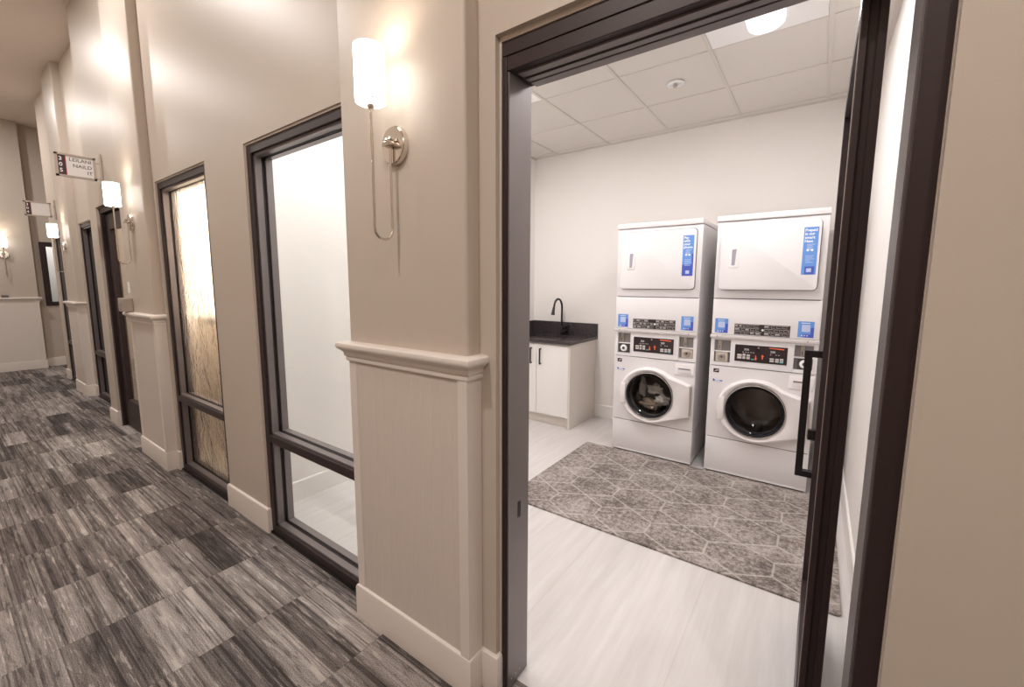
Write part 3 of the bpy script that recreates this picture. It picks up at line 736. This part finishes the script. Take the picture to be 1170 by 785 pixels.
    cs.box(X(0), X(.026), YM, YM+.03, .900, 1.074).box(X(.659), X(.685), YM, YM+.03, .900, 1.074)
    cs.box(X(0), X(.685), YM, YM+.03, .874, .900).box(X(0), X(.685), YM, YM+.03, 1.074, 1.090)
    cs.box(X(.026), X(.141), YM, YM+.021, .982, .990).box(X(.547), X(.659), YM, YM+.021, .982, .990)
    cs.build('control_housing', M['enamel'], t)
    MB().box(X(.026), X(.659), YM+.022, YM+.0295, .900, 1.074).build('coin_recess', M['slot'], t)
    pn = MB().prism(rrect(X(.172), X(.508), .922, 1.049, .004), 'y', YM-.007, YM-.003).build('control_panel', M['panel'], t)
    yq = YM-.0078
    for (bx, bz, w, h) in ((.190, .943, .030, .034), (.226, .943, .018, .040), (.252, .943, .022, .036), (.402, .937, .026, .028), (.436, .937, .022, .028), (.464, .937, .022, .030)):
        for z0_, z1_ in ((bz, bz+h*.45), (bz+h*.55, bz+h)): MB().box(X(bx), X(bx+w), yq, YM-.0065, z0_, z1_).build('button', M['pgrey'], pn)
    for (bx, bz) in ((.224, .992), (.242, .992), (.258, .992), (.276, .992), (.292, .992), (.402, .987), (.436, .987), (.452, .987)):
        MB().box(X(bx), X(bx+.008), yq, YM-.0065, bz, bz+.005).build('indicator_mark', M['pgrey'], pn)
    for bx, up in ((.312, -1), (.355, 1)):
        a0, a1 = (.950, .971) if up > 0 else (.954, .975); tp = .987 if up > 0 else .938; hb = a1 if up > 0 else a0
        MB().prism([(X(bx-.0035), a0 if up > 0 else a1), (X(bx-.0035), hb), (X(bx-.010), hb), (X(bx), tp), (X(bx+.010), hb), (X(bx+.0035), hb), (X(bx+.0035), a0 if up > 0 else a1)], 'y', yq, YM-.0065).build('orange_arrow', M['orange'], pn)
    MB().prism([(X(.395), 1.041), (X(.487), 1.038), (X(.487), 1.030), (X(.395), 1.034)], 'y', yq, YM-.0065).build('orange_banner', M['orange'], pn)
    MB().box(X(.282), X(.302), yq, YM-.0065, .940, .947).build('cyan_button', M['green'], pn)
    MB().box(X(.464), X(.484), yq-.0004, YM-.0065, .934, .945).build('cyan_button', M['green'], pn)
    text('panel_numerals', '300', .022, (X(.232), yq, 1.008), M['white'], pn)
    text('panel_numerals', '200', .022, (X(.402), yq, 1.003), M['white'], pn)
    MB().lathe([(.0, -.004), (.006, -.003), (.007, 0)], (X(.327), YM-.006, 1.034), 'y', 16).build('panel_lock', M['nickel_b'], pn, True)
    # coin drops and lock plates
    for side, px in ((0, .034), (1, .566)):
        pc = M['beigeplate'] if plates[side] == 'b' else M['lockplate']
        cd = MB().rbox(X(px+.018), X(px+.040), YM+.006, YM+.024, .996, 1.070, .002, 1).build('coin_slide', M['nickel_b'], t)
        MB().lathe([(0, -.004), (.006, -.003), (.007, .002)], (X(px+.028), YM+.006, 1.045), 'y', 14).build('coin_knob', M['brass'], cd, True)
        MB().box(X(px+.026), X(px+.030), YM+.0045, YM+.007, 1.005, 1.030).build('coin_slot', M['black'], cd)
        pl = MB().rbox(X(px+.004), X(px+.088), YM+.004, YM+.022, .903, .980, .003, 1).build('lock_plate', pc, t)
        lm = M['nickel_b'] if plates[side] == 'b' else M['white']
        kr = .007 if plates[side] == 'b' else .012
        MB().lathe([(.0, -.001), (.008, -.001), (.009, -.005), (.022, -.006), (.030, -.002), (.031, .004)], (X(px+.046), YM+.004, .941), 'y', 28).build('coin_box_lock', lm, pl, True)
        MB().lathe([(.0, -.008), (kr, -.008), (kr+.001, -.004)], (X(px+.046), YM+.003, .941), 'y', 14).build('key_hole', M['gap'], pl, True)
    # shelf lip between washer and dryer
    MB().rbox(X(-.006), X(.688), YM-.018, YM+.03, 1.090, 1.116, .003, 2).build('joint_shelf', M['shelf'], t, True)
    for q in (.045, .62): MB().lathe([(0, -.001), (.004, -.001), (.004, .001)], (X(q), YM-.018, 1.103), 'y', 10).build('shelf_screw', M['gap'], t)
    # dryer fronts
    MB().rbox(x0, x1, YM, YM+.03, 1.118, 1.390, .004, 2).build('dryer_lower_panel', M['enamel'], t, True)
    MB().rbox(x0, x1, YM, YM+.03, 1.396, 1.966, .004, 2).build('dryer_front_panel', M['enamel'], t, True)
    for q0, q1 in ((1.386, 1.40), (.288, .30), (.866, .876)): MB().box(x0+.012, x1-.012, YM+.006, YM+.03, q0, q1).build('seam', M['gap'], t)
    MB().rbox(X(-.004), X(.689), YM-.012, yb, 1.970, 2.012, .006, 2).build('top_lid', M['enamel'], t, True)
    # dryer door
    off = .036 if ajar else .006
    dx0, dx1, dz0, dz1 = (.036, .644, 1.462, 1.937)
    MB().prism(rrect(X(dx0-.004), X(dx1+.004), dz0-.004, dz1+.004, .030), 'y', YM-.0015, YM+.01).build('door_gap', M['gap'], t)
    dd = MB().prism(rrect(X(dx0), X(dx1), dz0, dz1, .028), 'y', YM-off-.014, YM-off+.012, .003).build('dryer_door', M['enamel'], t, True)
    yd = YM-off-.014
    if ajar:
        MB().prism(rrect(X(dx0+.03), X(dx1-.03), dz0+.03, dz1-.03, .02), 'y', YM-off, YM+.004).build('door_inner_seal', M['gasket'], dd)
    h0, h1 = X(.096), X(.160)
    MB().prism(rrect(h0, h1, 1.624, 1.766, .004), 'y', yd-.004, yd+.004, .0015).build('door_handle_plate', M['enamel_l'], dd, True)
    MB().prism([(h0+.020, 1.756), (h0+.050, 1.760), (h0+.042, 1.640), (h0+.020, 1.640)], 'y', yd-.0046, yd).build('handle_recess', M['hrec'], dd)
    # tall blue label
    l0, l1 = (.546, .628) if not ajar else (.548, .630)
    lb = MB().box(X(l0), X(l1), yd-.0012, yd, 1.567, 1.885).build('blue_label', M['blue'], dd)
    if ajar:
        MB().box(X(l0+.018), X(l1-.010), yd-.0018, yd-.001, 1.569, 1.622).build('dark_blue_patch', M['dblue'], lb)
    else:
        MB().box(X(l0), X(l1), yd-.0018, yd-.001, 1.567, 1.655).box(X(l1-.012), X(l1), yd-.0018, yd-.001, 1.655, 1.74).build('dark_blue_patch', M['dblue'], lb)
    for k, wd in enumerate(words):
        text('label_lettering', wd, .0265 if not ajar else .0245, (X(l0+.006), yd-.0022, 1.857-k*.0245), M['white'], lb, bold=.0007, sx=.92 if len(wd) > 5 else 1.)
    pr = MB()
    for k in range(5): pr.box(X(l0+.022), X(l0+.022+(.044, .030, .036, .026, .034)[k]), yd-.002, yd-.001, 1.768-k*.009, 1.772-k*.009)
    for k in range(5): pr.box(X(l0+.018), X(l0+.018+(.046, .040, .050, .028, .044)[k]), yd-.0022, yd-.001, 1.692-k*.011, 1.6955-k*.011)
    pr.box(X(l0+.028), X(l0+.056), yd-.0024, yd-.001, 1.584, 1.610)
    pr.build('fine_print', M['pale'], lb)
    for q in (.028, .052): MB().lathe([(.008, -.0022), (.008, -.001)], (X(l0+q), yd, 1.732), 'y', 16).build('round_icon', M['white'], lb)
    # small blue stickers (their square field left blank) and instruction plate
    for (s0, s1, q0, q1) in ((.022, .113, 1.130, 1.240), (.557, .650, 1.131, 1.244)):
        st = MB().box(X(s0), X(s1), YM-.0012, YM, q0, q1).build('blue_sticker', M['blue'], t)
        MB().prism([(X(s1-.060), q0), (X(s1), q0), (X(s1), q0+.070), (X(s1-.018), q0+.070), (X(s1-.018), q0+.022), (X(s1-.060), q0+.022)], 'y', YM-.0018, YM-.001).build('dark_blue_patch', M['dblue'], st)
        MB().prism(rrect(X(s0+.022), X(s1-.022), q0+.040, q1-.024, .006), 'y', YM-.0024, YM-.001).build('pale_field', M['pale'], st)
        MB().box(X(s0+.018), X(s1-.024), YM-.0018, YM-.001, q1-.014, q1-.010).box(X(s0+.020), X(s0+.028), YM-.0022, YM-.001, q0+.010, q0+.016).box(X(s0+.036), X(s0+.044), YM-.0022, YM-.001, q0+.010, q0+.016).box(X(s0+.052), X(s0+.060), YM-.0022, YM-.001, q0+.010, q0+.016).build('sticker_print', M['white'], st)
    ip = MB().box(X(.158), X(.512), YM-.0014, YM, 1.122, 1.208).build('instruction_plate', M['panel'], t)
    rr = random.Random(int(abs(x0)*100)); prt = MB()
    for r in range(3):
        z = 1.1275+r*.0265; x = .163
        while x < .500:
            w = rr.choice((.022, .030, .038)); w = min(w, .507-x)
            if abs(x-.335) < .012: x += .014; continue
            if rr.random() < .96:
                prt.box(X(x), X(x+w), YM-.0020, YM-.001, z+.0185, z+.0212).box(X(x), X(x+w*.9), YM-.0020, YM-.001, z+.003, z+.0052)
                if rr.random() < .5: prt.box(X(x+.002), X(x+w*.7), YM-.0020, YM-.001, z+.009, z+.015)
                prt.box(X(x), X(x+.0014), YM-.0020, YM-.001, z+.004, z+.0205)
            x += w+.004
    prt.box(X(.158), X(.512), YM-.0020, YM-.001, 1.2055, 1.208).box(X(.158), X(.512), YM-.0020, YM-.001, 1.122, 1.1242)
    prt.build('instruction_print', M['pgrey'], ip)
    MB().lathe([(.008, -.0024), (.008, -.001)], (X(.343), YM, 1.166), 'y', 18).build('round_icon', M['white'], ip)
    # maker marks
    lg = MB().box(X(.030), X(.070), YM-.0012, YM, .816, .846).build('dark_badge', M['panel'], t)
    MB().prism([(X(.036), .822), (X(.066), .832), (X(.064), .840), (X(.048), .836)], 'y', YM-.002, YM-.001).build('badge_mark', M['pgrey'], lg)
    lg = MB().prism([(X(.030), .746), (X(.030), .764), (X(.037), .764), (X(.044), .756), (X(.044), .746)], 'y', YM-.0012, YM).box(X(.080), X(.098), YM-.0012, YM, .748, .757).build('logo_mark', M['dblue'], t)
    MB().box(X(.044), X(.080), YM-.0012, YM, .748, .756).build('logo_band', M['pale'], t)
    MB().box(X(.030), X(.070), YM-.0010, YM, .738, .742).box(X(.072), X(.096), YM-.0010, YM, .735, .738).build('logo_small_print', M['pgrey'], t)
    return (fo, fz)
f1 = stack(-1.442, 'left stacked washer dryer with laundry tumbling behind its round door', False, ['Pay', 'with', 'your', 'phone'], 'db', True)
f2 = stack(-.654, 'right stacked washer dryer, empty drum, upper dryer door slightly ajar', True, ['Prepaid', 'in our', 'smart', 'New'], 'bd', False)
# laundry inside the left drum
def cloth_lump(name, loc, s, m, seed, lab):
    b = bmesh.new(); bmesh.ops.create_icosphere(b, subdivisions=4, radius=1)
    r = random.Random(seed); ph = [r.uniform(0, 6) for _ in range(9)]
    for v in b.verts:
        x, y, z = v.co
        k = 1+.16*math.sin(5*x+ph[0]+2*z)+.14*math.sin(7*z+ph[1]+3*y)+.10*math.sin(11*y+ph[2]+5*x)+.07*math.sin(17*x+9*z+ph[3])
        v.co = Vector((x*s[0]*k, y*s[1]*k, z*s[2]*k))
    bmesh.ops.translate(b, verts=b.verts, vec=loc)
    mb = MB(); mb.merge(b); tag(mb.build(name, m, None, True), lab, 'laundry', 'clothes in the left washer drum')
fo, fz = f1; YD = YM+.19
cloth_lump('white_towel', (fo+.072, YD-.05, fz-.065), (.060, .04, .045), M['cloth_w'], 1, 'white cloth in the left washer, right of the beige heap')
cloth_lump('white_shirt', (fo-.005, YD-.01, fz+.012), (.062, .035, .045), M['cloth_w'], 2, 'white cloth bundle at the centre of the left washer drum')
cloth_lump('beige_towel', (fo-.045, YD+.0, fz-.125), (.095, .06, .045), M['cloth_b'], 3, 'beige cloth heap at the bottom of the left washer drum')
cloth_lump('grey_shirt', (fo-.135, YD+.03, fz+.01), (.028, .05, .080), M['cloth_w'], 4, 'pale cloth clinging to the left side of the left washer drum')

# ------------------------------------------------------------------ rug
b = bmesh.new(); bmesh.ops.create_cube(b, size=1)
bmesh.ops.transform(b, verts=b.verts, matrix=Matrix.Translation((-.745, 2.944, .006)) @ Matrix.Diagonal((1.875, 1.292, .012, 1)))
ve = [e for e in b.edges if abs(e.verts[0].co.z-e.verts[1].co.z) > .005]; bmesh.ops.bevel(b, geom=ve, offset=.02, segments=4, profile=.5, affect='EDGES')
bmesh.ops.bevel(b, geom=[e for e in b.edges if e.verts[0].co.z > .008 and e.verts[1].co.z > .008 and len([f for f in e.link_faces if abs(f.normal.z) > .9]) == 1], offset=.004, segments=2, profile=.5, affect='EDGES')
mb = MB(); mb.merge(b); tag(mb.build('area_rug', M['rug']), 'grey rug with pale hexagon lines in front of the washers', 'rug')

# ------------------------------------------------------------------ sink cabinet, worktop, faucet
t = empty('sink_cabinet', (-2.41, 4.1, 0)); tag(t, 'white base cabinet with black bar handles under the dark worktop', 'cabinet')
CX0, CX1, CY = XL+.003, -1.990, 3.800
MB().box(CX0, CX1-.018, CY+.022, YB-.003, .105, .69).box(CX0, CX1-.018, CY+.022, CY+.04, .69, .886).box(CX0, CX1-.018, YB-.02, YB-.003, .69, .886).box(CX0, CX0+.018, CY+.04, YB-.02, .69, .886).build('cabinet_body', M['cab'], t)
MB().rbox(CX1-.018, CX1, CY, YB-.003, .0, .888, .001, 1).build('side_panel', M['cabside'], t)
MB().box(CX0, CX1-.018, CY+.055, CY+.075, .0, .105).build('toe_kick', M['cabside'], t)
for a, c, hx_ in ((CX0+.04, -2.399, -2.458), (-2.395, CX1-.021, -2.342)):
    d = MB().rbox(a, c, CY, CY+.019, .118, .870, .0015, 1).build('cabinet_door', M['cab'], t)
    MB().box(hx_-.006, hx_+.006, CY-.030, CY-.020, .655, .827).box(hx_-.006, hx_+.006, CY-.022, CY+.001, .655, .667).box(hx_-.006, hx_+.006, CY-.022, CY+.001, .815, .827).build('bar_handle', M['blackmetal'], d)
MB().box(CX0, CX0+.038, CY+.004, CY+.02, .105, .88).build('filler_strip', M['cab'], t)
t = empty('worktop', (-2.40, 4.1, .888)); tag(t, 'black stone worktop with upstands on the sink cabinet', 'worktop')
wx0, wx1, wy0, wy1 = XL+.002, -1.972, 3.778, YB-.002
sx0, sx1, sy0, sy1 = -2.70, -2.185, 3.93, 4.27
MB().box(wx0, sx0, wy0, wy1, .889, .921).box(sx1, wx1, wy0, wy1, .889, .921).box(sx0, sx1, wy0, sy0, .889, .921).box(sx0, sx1, sy1, wy1, .889, .921).build('stone_slab', M['granite'], t)
MB().box(wx0+.02, wx1, wy1-.020, wy1, .921, 1.062).build('back_upstand', M['granite'], t)
MB().box(wx0, wx0+.020, wy0+.02, wy1, .921, 1.062).build('side_upstand', M['granite'], t)
t = tag(MB().box(sx0-.008, sx0, sy0-.008, sy1+.008, .72, .8885).box(sx1, sx1+.008, sy0-.008, sy1+.008, .72, .8885).box(sx0, sx1, sy0-.008, sy0, .72, .8885).box(sx0, sx1, sy1, sy1+.008, .72, .8885).box(sx0, sx1, sy0, sy1, .712, .72).build('undermount_sink', M['steel']), 'stainless steel undermount sink in the black worktop', 'sink')
t = empty('kitchen_faucet', (-2.385, 4.325, .921)); tag(t, 'tall black gooseneck faucet behind the sink', 'faucet')
bx, by = -2.385, 4.325
MB().lathe([(.027, 0), (.027, .006), (.022, .010), (.021, .09), (.016, .10)], (bx, by, .921), seg=24).build('faucet_body', M['blackmetal'], t, True)
pts = [(bx, by, .99), (bx, by, 1.1), (bx, by, 1.24)]
R = .085
pts += [(bx-.006*k/14, by-R+R*math.cos(PI*.93*k/14), 1.24+R*1.12*math.sin(PI*.93*k/14)) for k in range(1, 15)]
e = Vector(pts[-1]); pts += [tuple(e+Vector((0, -.010, -.03)))]
MB().tube(pts, .0115, 14).build('spout', M['blackmetal'], t, True)
MB().tube([tuple(e+Vector((0, -.008, -.022))), tuple(e+Vector((0, -.022, -.065))), tuple(e+Vector((0, -.030, -.10)))], [.0135, .017, .021], 16).build('spray_head', M['blackmetal'], t, True)
MB().tube([(bx+.012, by, .955), (bx+.05, by-.004, .965), (bx+.072, by-.004, .985)], [.018, .017, .013], 14).build('handle_hub', M['blackmetal'], t, True)
MB().tube([(bx+.066, by-.004, .978), (bx+.092, by-.006, 1.00), (bx+.104, by-.006, 1.05)], [.009, .0075, .006], 12).build('lever', M['blackmetal'], t, True)
# soap pump beside the faucet
t = empty('soap_pump', (-2.27, 4.33, .921)); tag(t, 'small black soap pump right of the faucet', 'soap dispenser')
MB().lathe([(.018, 0), (.018, .01), (.011, .014), (.010, .075), (.013, .08), (.013, .095), (.0, .098)], (-2.345, 4.355, .921), seg=18).build('pump_body', M['blackmetal'], t, True)
MB().tube([(-2.345, 4.355, 1.005), (-2.345, 4.32, 1.008), (-2.345, 4.30, .998)], .005, 10).build('pump_nozzle', M['blackmetal'], t, True)

# ------------------------------------------------------------------ lights of the place and added fill
# hall downlights, all out of view; the near two are added as fill
for k, (x, y, e) in enumerate(((1.3, -.9, 40), (-1.1, -.95, 42), (-4.4, .15, 40), (-7.0, .15, 40), (-9.6, .15, 42))):
    t = empty('ceiling_downlight', (x, y, HC)); tag(t, 'unseen round downlight in the hall ceiling', 'ceiling light', 'recessed downlights in the hall ceiling')
    MB().lathe([(.10, .0), (.10, -.006), (.082, -.008), (.080, 0)], (x, y, HC), seg=32).build('downlight_trim', M['white'], t, True)
    lamp('downlight_lamp', 'AREA', (0, 0, -.012), e, NEUT, .16, parent=t, shape='DISK')
COOL = (1., .975, .965)
for x, y, e in ((sum(TRX[0])/2, 2.767, 18), (sum(TRX[1])/2, 2.767, 22), (sum(TRX[0])/2, TRY2[0]+.31, 5), (sum(TRX[1])/2, TRY2[0]+.31, 16)):  # last two belong to the added front troffers
    lamp('laundry_troffer_lamp', 'AREA', (x, y, ZC-.02), e, COOL, .20, shape='RECTANGLE', sy=.5)
lamp('salon_lamp', 'AREA', (-3.75, 2.4, 2.95), 105, (1., .93, .84), .6)
lamp('office_lamp', 'AREA', (-5.4, 2.3, 2.95), 60, (1., .90, .78), .5)
lamp('end_room_lamp', 'AREA', (-12.0, 1.6, 2.85), 20, NEUT, .4)

w = bpy.data.worlds.new('world'); bpy.context.scene.world = w; w.use_nodes = True
w.node_tree.nodes['Background'].inputs[0].default_value = (.9, .85, .8, 1); w.node_tree.nodes['Background'].inputs[1].default_value = .3

# ------------------------------------------------------------------ camera
f, yaw, pitch, roll, H, cx, cy = 484.3, math.radians(35.895), math.radians(6.911), math.radians(.143), 1.493, 582.3, 384.2
fwd = Vector((-math.sin(yaw)*math.cos(pitch), math.cos(yaw)*math.cos(pitch), -math.sin(pitch)))
right = Vector((math.cos(yaw), math.sin(yaw), 0)); up = right.cross(fwd)
r2 = math.cos(roll)*right+math.sin(roll)*up; u2 = -math.sin(roll)*right+math.cos(roll)*up
cd = bpy.data.cameras.new('camera'); cam = bpy.data.objects.new('camera', cd); C.objects.link(cam)
mw = Matrix((( r2.x, u2.x, -fwd.x, 0), (r2.y, u2.y, -fwd.y, 0), (r2.z, u2.z, -fwd.z, H), (0, 0, 0, 1)))
cam.matrix_world = mw
cd.sensor_width = 36; cd.lens = f/1170*36; cd.shift_x = (585-cx)/1170; cd.shift_y = (cy-392.5)/1170; cd.clip_start = .02
sc = bpy.context.scene; sc.camera = cam
sc.view_settings.view_transform = 'Standard'; sc.view_settings.look = 'None'; sc.view_settings.gamma = 1; sc.view_settings.exposure = 0.
sc.view_settings.use_curve_mapping = False
sc.cycles.max_bounces = 12; sc.cycles.diffuse_bounces = 6; sc.cycles.transparent_max_bounces = 16
